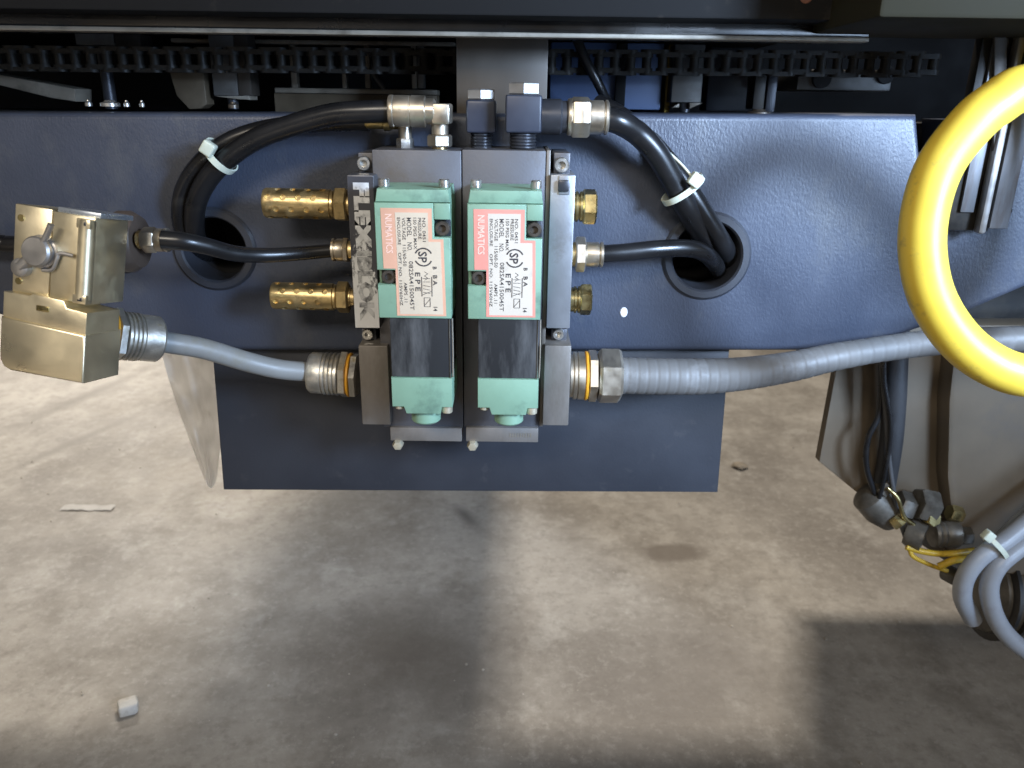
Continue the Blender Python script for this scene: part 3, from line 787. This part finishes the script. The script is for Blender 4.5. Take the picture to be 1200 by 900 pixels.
# ================================================================== MUFFLERS, PLUGS, PUSH-IN FITTINGS
def make_muffler():
    Y = .62; k = sc(240, Y); L = 81*k; rr = 17.5*k
    o = W(410, 240, Y)
    m = root('exhaust_muffler', 'upper brass exhaust muffler with drilled holes on the left of the manifold', 'exhaust muffler', o, 'brass exhaust mufflers')
    b = nb(); lathe(b, (0, 0, 0), (-1, 0, 0), [(13*k, 0), (13*k, 18*k), (rr*.93, 18*k), (rr*.93, 21*k), (rr, 22*k), (rr, 18*k+L-2*k), (rr*.94, 18*k+L), (rr*.70, 18*k+L), (rr*.70, 26*k), (0, 26*k)], 40)
    me = finish(b, 'muffler_body', BRASS)
    body = bpy.data.objects.new('muffler_body', me); COL.objects.link(body)
    c = nb()
    for row in range(8):
        a = math.pi/4*row+.28
        for j in range(4):
            h = (30+(9 if row % 2 else 0)+j*17.5)*k
            if h > 18*k+L-6*k: continue
            d = Vector((0, math.cos(a), math.sin(a)))
            cyl(c, Vector((-h, 0, 0))+d*rr*.84, d, 3.6*k, rr*.5, 12, 0)
    cme = bpy.data.meshes.new('c'); c.to_mesh(cme); c.free(); cme.materials.append(BRASS)
    co = bpy.data.objects.new('c', cme); COL.objects.link(co)
    md = body.modifiers.new('b', 'BOOLEAN'); md.object = co; md.operation = 'DIFFERENCE'; md.solver = 'EXACT'
    nm = bpy.data.meshes.new_from_object(body.evaluated_get(bpy.context.evaluated_depsgraph_get()))
    body.modifiers.clear(); bpy.data.objects.remove(co)
    bb = nb(); bb.from_mesh(nm); body.data = finish(bb, 'muffler_body', BRASS, 30)
    body.parent = m
    b = nb(); hexa(b, (-2*k, 0, 0), (-1, 0, 0), 20.5*k, 15*k, .22); part('hex_nut', b, BRASS, m, True)
    b = nb(); cyl(b, (12*k, 0, 0), (-1, 0, 0), 11*k, 15*k); part('thread', b, BRASS, m, True)
    return m
mu = make_muffler()
mu.rotation_euler = (0, R(.5), 0)
m2 = copy_tree(mu); m2.location = W(411.5, 348.5, .62); m2.rotation_euler = (R(40), R(.6), 0); m2.scale = (.96, .94, .94)
m2['label'] = 'lower brass exhaust muffler with drilled holes on the left of the manifold'

def make_plug():
    Y = .62; k = sc(242, Y)
    p = root('pipe_plug', 'upper olive brass hexagon plug on the right of the manifold', 'pipe plug', W(671, 242, Y), 'brass plugs')
    b = nb(); lathe(b, (0, 0, 0), (1, 0, 0), [(16*k, -3*k), (16*k, 3*k), (17.5*k, 3.3*k), (17.5*k, 6*k), (15*k, 6.4*k), (15*k, 8*k), (17.5*k, 8.4*k), (17.5*k, 11*k), (15*k, 12*k)], 30); part('threaded_collar', b, OLDBRASS, p, True)
    b = nb(); hexa(b, (11.5*k, 0, 0), (1, 0, 0), 20.5*k, 16*k, .20); part('hex_head', b, OLDBRASS, p, True)
    return p
p1 = make_plug()
p2 = copy_tree(p1); p2.location = W(670, 351, .62); p2.scale = (.86, .93, .93); p2.rotation_euler = (R(17), 0, 0)
p2['label'] = 'lower olive brass hexagon plug on the right of the manifold'

def push_fitting(label, px, py, Y, sgn, hexl, hexr, sl, sr, kk=1., mat=NICKEL):
    k = sc(py, Y)*kk
    f = root('push_in_fitting', label, 'hose fitting', W(px, py, Y), 'nickel push-in fittings')
    b = nb(); cyl(b, (-sgn*6*k, 0, 0), (sgn, 0, 0), hexr*.7*k, 8*k); part('thread', b, BRASS, f, True)
    b = nb(); hexa(b, (0, 0, 0), (sgn, 0, 0), hexr*k, hexl*k, .3); part('hex_nut', b, mat, f, True)
    b = nb(); lathe(b, (sgn*hexl*k, 0, 0), (sgn, 0, 0), [(sr*.95*k, 0), (sr*k, 1*k), (sr*k, (sl-6)*k), (sr*.88*k, (sl-5.4)*k), (sr*.88*k, (sl-4)*k), (sr*1.03*k, (sl-3.6)*k), (sr*1.03*k, (sl-1)*k), (sr*.8*k, sl*k)], 28); part('release_sleeve', b, mat, f, True)
    return f
push_fitting('nickel push-in fitting on the right of the manifold between the two plugs', 674, 298, .62, 1, 12, 20.5, 21, 14.5)
push_fitting('nickel push-in fitting on the left of the manifold between the two mufflers', 409, 293, .62, -1, 6, 15, 14, 13)
push_fitting('nickel push-in fitting on the side of the gold switch box', 168, 281, .565, 1, 16, 15, 14, 13.5)

# ================================================================== HOSES
def hose(label, pix, r, mat=HOSE, name='air_hose', cat='hose', group='black air hoses', **kw):
    b = nb(); ptube(b, pix, r, segs=20, n=14, **kw)
    return single(name, b, mat, label, cat, group)
hose('thick black hose arching from the elbow fitting to the left cable hole', [(462, 130, .615), (430, 131, .615), (390, 134, .618), (345, 146, .622), (300, 163, .627), (264, 188, .632), (241, 214, .637), (229, 243, .645), (229, 275, .664), (240, 300, .70), (252, 312, .74)], 12.6*sc(140, .62))
hose('black hose outside the arching one, entering the left cable hole on its left', [(432, 143, .640), (405, 143, .641), (350, 146, .643), (304, 153, .643), (266, 167, .642), (236, 190, .642), (217, 218, .645), (211, 247, .651), (215, 275, .666), (228, 298, .70), (243, 308, .74)], 10.5*sc(140, .64))
hose('thin black hose from the gold switch box to the left of the manifold', [(190, 281, .56), (215, 283, .562), (240, 288, .570), (275, 297, .585), (310, 299, .600), (350, 297, .612), (396, 293, .62)], 8.6*sc(290, .6), rf=lambda t, i: 1.22-.3*t)
hose('thick black hose from the hexagon coupling curving down to the right cable hole', [(705, 138, by), (725, 143, by), (748, 157, .626), (770, 181, .630), (788, 212, .635), (806, 246, .642), (826, 282, .660), (838, 305, .69), (842, 320, .74)], 13.8*sc(150, .63))
hose('black hose beside the thick one, entering the right cable hole on its right', [(700, 122, .70), (726, 136, .685), (756, 160, .665), (783, 190, .650), (806, 222, .645), (828, 256, .648), (848, 288, .662), (858, 310, .70), (855, 322, .74)], 12*sc(200, .65))
hose('black hose from the right push-in fitting bending into the right cable hole', [(698, 298, .62), (730, 296, .622), (770, 292, .626), (806, 291, .634), (826, 297, .645), (838, 310, .665), (842, 322, .70), (838, 330, .74)], 10.4*sc(295, .63))
hose('black hose entering from the left edge behind the gold switch box', [(-300, 280, .65), (-30, 284, .64), (10, 286, .64), (60, 287, .63), (100, 287, .60)], 10*sc(290, .63))

def cable_tie(label, c, d, rr, head, tail=None):
    """band round the hoses, square head and cut tail"""
    r = root('cable_tie', label, 'cable tie', c, 'white cable ties')
    d, u, v = frame_for(d)
    b = nb(); t = nb(); n = 40; wd = .0024
    ra, rb = rr
    rings = []
    e1 = Vector((0, -1, 0)); e1 = (e1-d*e1.dot(d)).normalized(); e2 = d.cross(e1)
    for i in range(n):
        a = 2*math.pi*i/n
        p = e2*math.cos(a)*ra+e1*math.sin(a)*rb; q = e2*math.cos(a)*(ra+.0013)+e1*math.sin(a)*(rb+.0013)
        rings.append([t.verts.new(x) for x in (p-d*wd, p+d*wd, q+d*wd, q-d*wd)])
    for i in range(n):
        A, B = rings[i], rings[(i+1) % n]
        for j in range(4): t.faces.new((A[j], A[(j+1) % 4], B[(j+1) % 4], B[j]))
    bmesh.ops.recalc_face_normals(t, faces=list(t.faces)); merge(b, t)
    part('band', b, TIE, r, True)
    h = nb(); box(h, -.0050, .0050, -.0042, .0042, -.0052, .0052, .0016, 3)
    h.transform(Matrix.Translation(head) @ Matrix.Rotation(R(35), 4, 'Y'))
    part('head', h, TIE, r, True)
    if tail:
        b = nb(); tube(b, tail, .0010, 8); part('tail', b, TIE, r, True)
    return r
c = W(258, 183, .637); dd = (W(241, 214, .637)-W(300, 163, .632))
cable_tie('white nylon cable tie round the two hoses left of the manifold', c, dd, (.0142, .0150), W(244, 174, .622)-c)
c = W(800, 222, .640); dd = (W(817, 250, .640)-W(777, 186, .636))
cable_tie('white nylon cable tie round the two hoses right of the manifold', c, dd, (.0172, .0150), W(815, 211, .624)-c, [W(814, 211, .626)-c, W(798, 192, .632)-c, W(776, 172, .640)-c])

# grey cable and its two glands (left)
def gland(label, o, d, k, r0, L, mat=GLAND):
    g = root('cable_gland', label, 'cable gland', o, 'ribbed cable glands')
    d = Vector(d).normalized()
    b = nb(); hexa(b, d*1*k, d, r0*1.04*k, 8*k, .2); part('lock_nut', b, mat, g, True)
    b = nb(); lathe(b, d*9*k, d, [(r0*.95*k, 0), (r0*1.0*k, .8*k), (r0*1.0*k, 2.6*k), (r0*.95*k, 3.4*k)], 30); part('orange_seal', b, ORANGE, g, True)
    b = nb(); hexa(b, d*12.5*k, d, r0*1.08*k, 9*k, .5); part('gland_nut', b, mat, g, True)
    pr = [(r0*.86*k, 0)]; h = 0.; n = 4
    for i in range(n):
        pr += [(r0*.90*k, h+.4*k), (r0*.96*k, h+1.2*k), (r0*.96*k, h+3.4*k), (r0*.88*k, h+4.2*k), (r0*.88*k, h+4.8*k)]; h += 4.8*k
    e = (L-22)*k-h
    pr += [(r0*.93*k, h+1*k), (r0*.93*k, h+e-3*k), (r0*.84*k, h+e), (r0*.58*k, h+e), (r0*.52*k, h+e-6*k)]
    b = nb(); lathe(b, d*22*k, d, pr, 36); part('ribbed_body', b, mat, g, True)
    b = nb(); cyl(b, d*(L-8)*k, d, r0*.57*k, 5*k, 24); part('inner_bush', b, BLACKST, g, True)
    return g
k = sc(440, .62)
gland('ribbed zinc cable gland on the left of the manifold, end of the grey cable', W(421, 440, .62), (-1, 0, .05), k, 26, 58)
gd = W(182, 397, .56)-W(118, 391, .535)
gland('ribbed zinc cable gland on the side of the gold switch box', W(118, 391, .535), gd, sc(395, .545), 30, 66)
b = nb(); ptube(b, [(170, 398, .555), (200, 402, .565), (240, 409, .578), (290, 424, .595), (330, 433, .607), (380, 437, .62)], 12*sc(420, .59), segs=24, n=14)
single('grey_cable', b, CABLE, 'smooth grey cable sagging between the gold switch box and the manifold', 'cable')

# ribbed conduit on the right
cf = root('conduit_connector', 'large nickel conduit connector with orange seal on the right of the manifold', 'conduit fitting', W(669, 440, .615))
k = sc(440, .615); o = Vector((0, 0, 0))
b = nb(); lathe(b, o, (1, 0, 0), [(26*k, -2*k), (26*k, 2*k), (28*k, 3*k), (28*k, 6*k), (26*k, 7*k), (28*k, 8*k), (28*k, 15*k), (26*k, 16*k)], 36); part('threaded_collar', b, NICKEL, cf, True)
b = nb(); lathe(b, (15.5*k, 0, 0), (1, 0, 0), [(27*k, 0), (29*k, 1*k), (29*k, 3*k), (27*k, 4*k)], 32); part('orange_seal', b, ORANGE, cf, True)
b = nb(); hexa(b, (19.5*k, 0, 0), (1, 0, 0), 30.5*k, 11*k, .1); part('lock_nut', b, NICKEL, cf, True)
b = nb(); hexa(b, (31.5*k, 0, 0), (1, 0, 0), 32.5*k, 27*k, .42); part('gland_nut', b, NICKEL, cf, True)
path = [(722, 440, .615), (770, 441, .616), (820, 441, .618), (870, 438, .620), (925, 430, .624), (980, 418, .628), (1040, 408, .630), (1100, 401, .632), (1170, 398, .634), (1240, 396, .636), (1380, 396, .64), (1520, 400, .65)]
b = nb(); ptube(b, path, 21.5*k, segs=28, n=30, rf=lambda t, i: (1-.28*min(1, max(0, t-.18)/.33))*(.970 if i % 7 == 0 else 1.0))
single('ribbed_conduit', b, CONDUIT, 'grey ribbed conduit running right from the manifold and passing behind the yellow hose', 'conduit', ang=60)

# ================================================================== GOLD SWITCH BOX
sb = root('switch_box', 'gold plated switch box with round steel knob at the left edge', 'switch box', (-0.26143, .5, .68057), rot=Euler((-.17435, .11840, -.13672), 'XYZ'))
q = .0569/96.                                    # metres per photo pixel on its front face
bw, bh, bdp = .0569, .1073, .0345
zs = -bh*.525                                   # seam between upper box and lower housing
b = nb(); box(b, -bw*.98, -bw*.535, 0, bdp, zs, 0, .0010); part('upper_cover', b, CHROM, sb, True)
b = nb(); box(b, -bw*.525, -.0012, 0, bdp*1.02, zs, -.001, .0010); up = part('upper_body', b, CHROM, sb, True)
b = nb(); box(b, -bw*.485, .0016, .001, bdp*1.05, -.0012, .0022, .0006); part('top_plate', b, M('pale_blue_zinc', (.55, .60, .66), .3, metal=.8, var=.1), sb, True)
b = nb(); cyl(b, (-.0048, -.0022, zs+.003), (0, 0, 1), .0050, -zs-.006, 24); part('hinge_barrel', b, CHROM, sb, True)
for z in (zs+.0035, -.0055):
    b = nb(); box(b, -.0095, -.0002, -.0066, .0, z-.003, z+.003, .0008); hl = part('hinge_lug', b, CHROM, sb, True)
    b = nb(); box(b, -.0058, -.0028, -.0071, -.0064, z-.0012, z+.0012, .0002); part('pin_hole', b, BLACKST, hl, True)
for x, z in ((-bw*.90, -.0085), (-bw*.90, zs+.0075)):
    b = nb(); cyl(b, (x, .0002, z), (0, -1, 0), .0022, .0008, 16); part('dimple', b, OLDBRASS, sb, True)
b = nb(); prism(b, [(-bw-.0018, zs), (-bw*.72, zs), (-bw*.68, zs+.0015), (-bw*.30, zs+.0005), (-bw*.26, zs-.004), (-.001, zs-.005), (-.001, zs-.0195), (-bw-.0018, zs-.0165)], -.0036, bdp*.9, .0010); part('lower_flange', b, CHROM, sb, True)
b = nb(); prism(b, [(-bw-.0024, zs-.0162), (-.0006, zs-.0192), (-.0006, -bh), (-bw+.006, -bh), (-bw+.001, -bh+.0018), (-bw-.0018, -bh+.006), (-bw-.0024, -bh+.012)], -.0046, bdp*.97, .0016, 3); part('lower_housing', b, CHROM, sb, True)
b = nb(); box(b, -bw*.62, -bw*.47, -.0042, -.0030, zs-.0088, zs-.0052, .0003); part('latch_slot', b, OLDBRASS, sb, True)
# knob, lever arm and ball
kx, kz = -bw*.625, -.0275
b = nb(); lathe(b, (kx, 0, kz), (0, -1, 0), [(.0106, 0), (.0106, .0016), (.0088, .0022), (.0088, .0036), (.0098, .0040), (.0098, .0066), (.0086, .0080), (0, .0083)], 36); kn = part('knob', b, GREYMET, sb, True)
b = nb(); lathe(b, (kx-.0125, 0, kz-.0120), (0, -1, 0), [(.0060, 0), (.0063, .002), (.0058, .0042), (.0036, .0056), (0, .0060)], 28); part('ball_stop', b, GREYMET, sb, True)
b = nb(); tube(b, [(kx-.012, -.003, kz-.0115), (kx, -.003, kz)], .0040, 10, smooth=False); part('stop_arm', b, GREYMET, kn, True)
b = nb(); tube(b, [(kx+.004, -.006, kz+.006), (kx+.0078, -.007, kz+.0125), (kx+.0105, -.0078, kz+.0185)], .0020, 12); part('lever', b, GREYMET, kn, True)
b = nb(); tube(b, [(kx+.002, -.0022, kz-.0115), (kx+.0085, -.0022, kz-.010), (kx+.0115, -.0022, kz-.003), (kx+.0135, -.0022, kz+.001), (kx+.0225, -.0018, kz+.0008)], .0013, 10); part('spring_wire', b, GREYMET, kn, True)
# brown drum behind, carrying the fitting
kd = sc(283, .57)
b = nb(); lathe(b, W(136, 283, .575), (1, 0, 0), [(30*kd, 0), (36*kd, .004), (36*kd, .012), (30*kd, .018), (14*kd, .020), (14*kd, .024)], 36); part('rear_drum', b, M('brown_drum_paint', (.085, .062, .048), .45, var=.2), sb)
b = nb(); box(b, -.056, -.036, bdp*1.03, .10, zs+.012, -.020, .002); part('rear_bracket', b, DARK, sb, True)

# ================================================================== YELLOW HOSE LOOP
ring = [(1440, 300), (1390, 210), (1320, 140), (1260, 108), (1200, 104), (1165, 123), (1137, 147), (1102, 193), (1084, 247), (1081, 300), (1094, 353), (1126, 400), (1168, 430), (1212, 441), (1260, 432), (1305, 400), (1335, 340), (1342, 280), (1325, 205), (1290, 140), (1250, 90), (1230, 20), (1240, -80), (1260, -200)]
b = nb(); ptube(b, [(x, y, .50+.008*math.sin(i*.35)+max(0, i-13)*.016) for i, (x, y) in enumerate(ring)], 26.2*sc(270, .50), segs=32, n=14)
single('yellow_hose', b, YELLOW, 'thick bright yellow hose loop in front of the machine at the right edge', 'hose')

# ================================================================== LOWER RIGHT GUARD AND CABLES
YG = .78
gp = root('guard_plate', 'taupe painted guard plate with cut corner below the right end of the beam', 'guard plate', W(1000, 600, YG))
b = nb(); pprism(b, [(990, 380), (960, 541), (1032, 600), (1065, 628), (1140, 680), (1300, 700), (1300, 380)], YG, YG+.012, .001); part('guard_sheet', b, GUARD, gp)
b = nb(); pprism(b, [(1122, 380), (1112, 470), (1110, 560), (1122, 664), (1300, 694), (1300, 380)], YG-.024, YG-.0005, .006); part('raised_panel', b, GUARD, gp)

def wire(label, pix, r, mat=HOSE, name='black_cable', cat='cable', group='dark cables on the guard plate'):
    b = nb(); ptube(b, pix, r, segs=14, n=10); return single(name, b, mat, label, cat, group)
wire('wide black cable hanging down the guard plate', [(1052, 370, .755), (1050, 420, .755), (1048, 470, .756), (1044, 520, .758), (1036, 570, .765)], 13*sc(480, .756), M('black_braided_sleeve', (.022, .022, .024), .6, var=.3, bump=.3, bs=500))
wire('thin black wire bowed out left of the wide cable', [(1030, 375, .75), (1033, 440, .75), (1030, 485, .75), (1017, 515, .75), (1016, 550, .752), (1030, 590, .755)], 3.4*sc(480, .75))
wire('thin dark wire running straight down to the yellow wires', [(1028, 375, .745), (1036, 460, .745), (1042, 540, .745), (1052, 600, .748), (1066, 645, .75)], 2.8*sc(480, .75), M('dark_grey_wire', (.06, .06, .062), .45))
wire('second thin black wire crossing over the wide cable', [(1040, 375, .74), (1036, 440, .74), (1044, 500, .74), (1036, 560, .745), (1030, 585, .75)], 2.6*sc(480, .75))
gr = root('pipe_fitting_cluster', 'greasy metal pipe fittings along the lower edge of the guard plate', 'pipe fittings', W(1090, 640, .76))
b = nb(); lathe(b, W(1012, 575, .765), W(1075, 635, .765)-W(1012, 575, .765), [(8*sc(600, .765), 0), (20*sc(600, .765), .008), (22*sc(600, .765), .03), (17*sc(600, .765), .05), (0, .062)], 24); part('grey_elbow', b, GRIME, gr)
b = nb(); hexa(b, W(1050, 590, .755), (.9, 0, -.35), 18*sc(600, .755), .016, .3); part('hex_nut', b, GRIME, gr)
b = nb(); hexa(b, W(1074, 590, .75), (1, 0, -.2), 20*sc(600, .755), .020, .6); part('hex_nut', b, GRIME, gr)
b = nb(); lathe(b, W(1062, 622, .75), (.8, -.6, -.1), [(15*sc(600, .755), 0), (17*sc(600, .755), .004), (17*sc(600, .755), .018), (9*sc(600, .755), .018), (9*sc(600, .755), .008), (0, .008)], 24); part('open_port', b, GRIME, gr)
b = nb(); lathe(b, W(1092, 626, .75), (1, 0, .04), [(15*sc(600, .755), 0), (16*sc(600, .755), .003), (14*sc(600, .755), .006), (16*sc(600, .755), .009), (14*sc(600, .755), .012), (16*sc(600, .755), .015), (16*sc(600, .755), .026), (11*sc(600, .755), .030)], 24); part('ribbed_sleeve', b, GRIME, gr)
b = nb(); cyl(b, W(1108, 670, .745), (.3, -.9, .1), 10*sc(660, .745), .02, 20); part('round_end', b, GRIME, gr)
kg = sc(620, .75)
for x, y, Y, d, r, h, nm in ((1030, 566, .758, (.75, -.1, -.65), 13, .012, 'clamp_ring'), (1046, 606, .748, (.6, -.5, -.6), 8, .012, 'small_bolt'), (1088, 606, .744, (.2, -.9, .2), 9, .010, 'small_bolt'), (1124, 628, .748, (1, 0, .05), 11, .012, 'end_nut'), (1112, 600, .752, (1, 0, -.3), 10, .014, 'end_nut'), (1134, 664, .742, (.3, -.9, 0), 12, .012, 'small_bolt')):
    b = nb(); hexa(b, W(x, y, Y), d, r*kg, h, .4); part(nm, b, (GRIME, SCREW, OLDBRASS)[(x+y) % 3], gr)
b = nb(); tube(b, [W(1040, 572, .745), W(1052, 584, .740), W(1060, 606, .740), W(1076, 618, .742)], .0022, 10); part('grease_pipe', b, OLDBRASS, gr)
for i, (pp, r) in enumerate((([(1062, 641, .738), (1080, 646, .735), (1105, 649, .733), (1142, 645, .735)], 3.6), ([(1066, 642, .738), (1070, 652, .735), (1090, 662, .733), (1110, 669, .735)], 2.6), ([(1100, 664, .733), (1120, 656, .73), (1150, 654, .732)], 4.2))):
    b = nb(); ptube(b, pp, r*sc(650, .735), segs=12)
    single('yellow_wire', b, YWIRE, ('straight yellow wire along the lower fittings', 'yellow wire looped under the fittings with a dark end', 'short thick yellow wire behind the pale cables')[i], 'wire', 'dirty yellow wires')
dk = root('motor_body', 'dark greasy motor body behind the pale cables at the lower right edge', 'motor', W(1190, 760, .76))
b = nb(); lathe(b, W(1140, 690, .79), (1, 0, -.06), [(24*sc(690, .78), 0), (48*sc(690, .78), .012), (56*sc(690, .78), .04), (56*sc(690, .78), .14)], 36); part('motor_case', b, GRIME, dk)
for i in range(4):
    b = nb(); lathe(b, W(1156+i*14, 690, .79), (1, 0, -.06), [(52*sc(690, .78), 0), (59*sc(690, .78), .001), (59*sc(690, .78), .005), (52*sc(690, .78), .006)], 36); part('cooling_fin', b, DARK, dk)
for i, (pp, lab) in enumerate((([(1480, 440, .74), (1350, 500, .73), (1260, 560, .72), (1215, 602, .71), (1180, 632, .70), (1150, 652, .695), (1132, 675, .695), (1128, 700, .70), (1140, 726, .71)], 'pale grey cable bent furthest left at the lower right edge'),
                               ([(1490, 470, .735), (1360, 520, .725), (1270, 580, .715), (1225, 620, .705), (1190, 645, .695), (1168, 665, .69), (1159, 690, .69), (1166, 722, .69), (1184, 748, .69), (1220, 776, .69)], 'pale grey cable sweeping down to the right edge'),
                               ([(1470, 410, .75), (1340, 470, .745), (1250, 545, .74), (1210, 590, .735), (1182, 617, .73), (1150, 650, .73)], 'thin pale cable behind the two bent ones'))):
    b = nb(); ptube(b, pp, (10.5, 10.5, 5)[i]*sc(660, .70), segs=20, n=12)
    single('pale_cable', b, LAVENDER, lab, 'cable', 'pale cables at the lower right')
c = W(1166, 640, .695); 
cable_tie('white cable tie holding the pale cables at the lower right', c, W(1190, 620, .70)-W(1150, 652, .695), (.017, .0115), W(1158, 628, .684)-c)

# ================================================================== HANGING FILM
t = nb(); nx, nz = 14, 24
tl, tr_ = (188, 405), (262, 405)
vv = []
for j in range(nz+1):
    v = j/nz; row = []
    y = 395+(562-395)*v
    xl = 186+(240-186)*v**1.25; xr = 262-4*v+(-18)*max(0, v-.75)
    for i in range(nx+1):
        u = i/nx
        row.append(t.verts.new(W(xl+(xr-xl)*u, y+10*math.sin(u*3)*v, .72+.012*math.sin(u*9+v*2.5)+.009*math.sin(u*17-v*9)*(1-v*.4)+.006*math.sin(u*7+v*23)+.01*v)))
    vv.append(row)
for j in range(nz):
    for i in range(nx): t.faces.new((vv[j][i], vv[j+1][i], vv[j+1][i+1], vv[j][i+1]))
single('plastic_film', t, FILM, 'torn cloudy plastic film hanging below the beam left of the lower plate', 'plastic film', ang=80)

# ================================================================== LITTER ON THE FLOOR
def onfloor(px, py):
    d = CR @ Vector(((px-600)/F_PX, -(py-450)/F_PX, -1)); return CAM+d*(-CAM.z/d.z)
LITTER = M('dusty_white_plastic', (.56, .54, .50), .7, var=.2, vs=90, dirt=((.3, .27, .23), .3, 90))
def lump(bm, c, r, flat=.7, n=1):
    t = nb(); bmesh.ops.create_icosphere(t, subdivisions=n, radius=r)
    for v in t.verts: v.co = Vector((v.co.x*random.uniform(.75, 1.2), v.co.y*random.uniform(.75, 1.2), v.co.z*flat*random.uniform(.8, 1.15)))+Vector(c)
    merge(bm, t)
p = onfloor(152, 834); b = nb(); box(b, p.x-.0125, p.x+.011, p.y-.010, p.y+.010, .0002, .017, .004)
for v in b.verts: v.co += Vector((random.uniform(-.0012, .0012), random.uniform(-.0012, .0012), random.uniform(-.0008, .0008) if v.co.z > .003 else 0))
single('plastic_chunk', b, LITTER, 'small white plastic chunk standing on the floor at the lower left', 'plastic chunk').rotation_euler.z = .5
p = onfloor(106, 596); t = nb(); vv = []
for i in range(13):
    u = i/12; x = p.x-.055+.10*u; h = .0012+.0015*abs(math.sin(u*5))
    vv.append([t.verts.new((x, p.y-.012+.004*random.random(), h)), t.verts.new((x, p.y+.012-.005*random.random(), h+.001))])
for A, B in zip(vv, vv[1:]): t.faces.new((A[0], B[0], B[1], A[1]))
single('paper_strip', t, M('grey_paper', (.46, .44, .41), .8, var=.1, vs=60), 'torn pale paper strip lying on the floor at the left', 'paper strip', ang=80)
p = onfloor(866, 548); b = nb(); lump(b, (p.x, p.y, .005), .017, .45, 2)
single('dirt_crumb', b, M('brown_dirt', (.22, .185, .14), .9, var=.4, vs=90), 'brown crumb of dirt on the floor right of the lower plate', 'dirt crumb')
b = nb()
for i in range(260):
    x, y = random.uniform(-1.2, 1.1), random.uniform(.65, 2.3); r = random.choice((.0008, .001, .0014, .0022))
    lump(b, (x, y, r*.5), r, .7, 1)
o = single('floor_grit', b, M('pale_grit', (.40, .36, .30), .9, var=.5, vs=3), 'loose grit scattered over the concrete floor', None, kind='stuff')
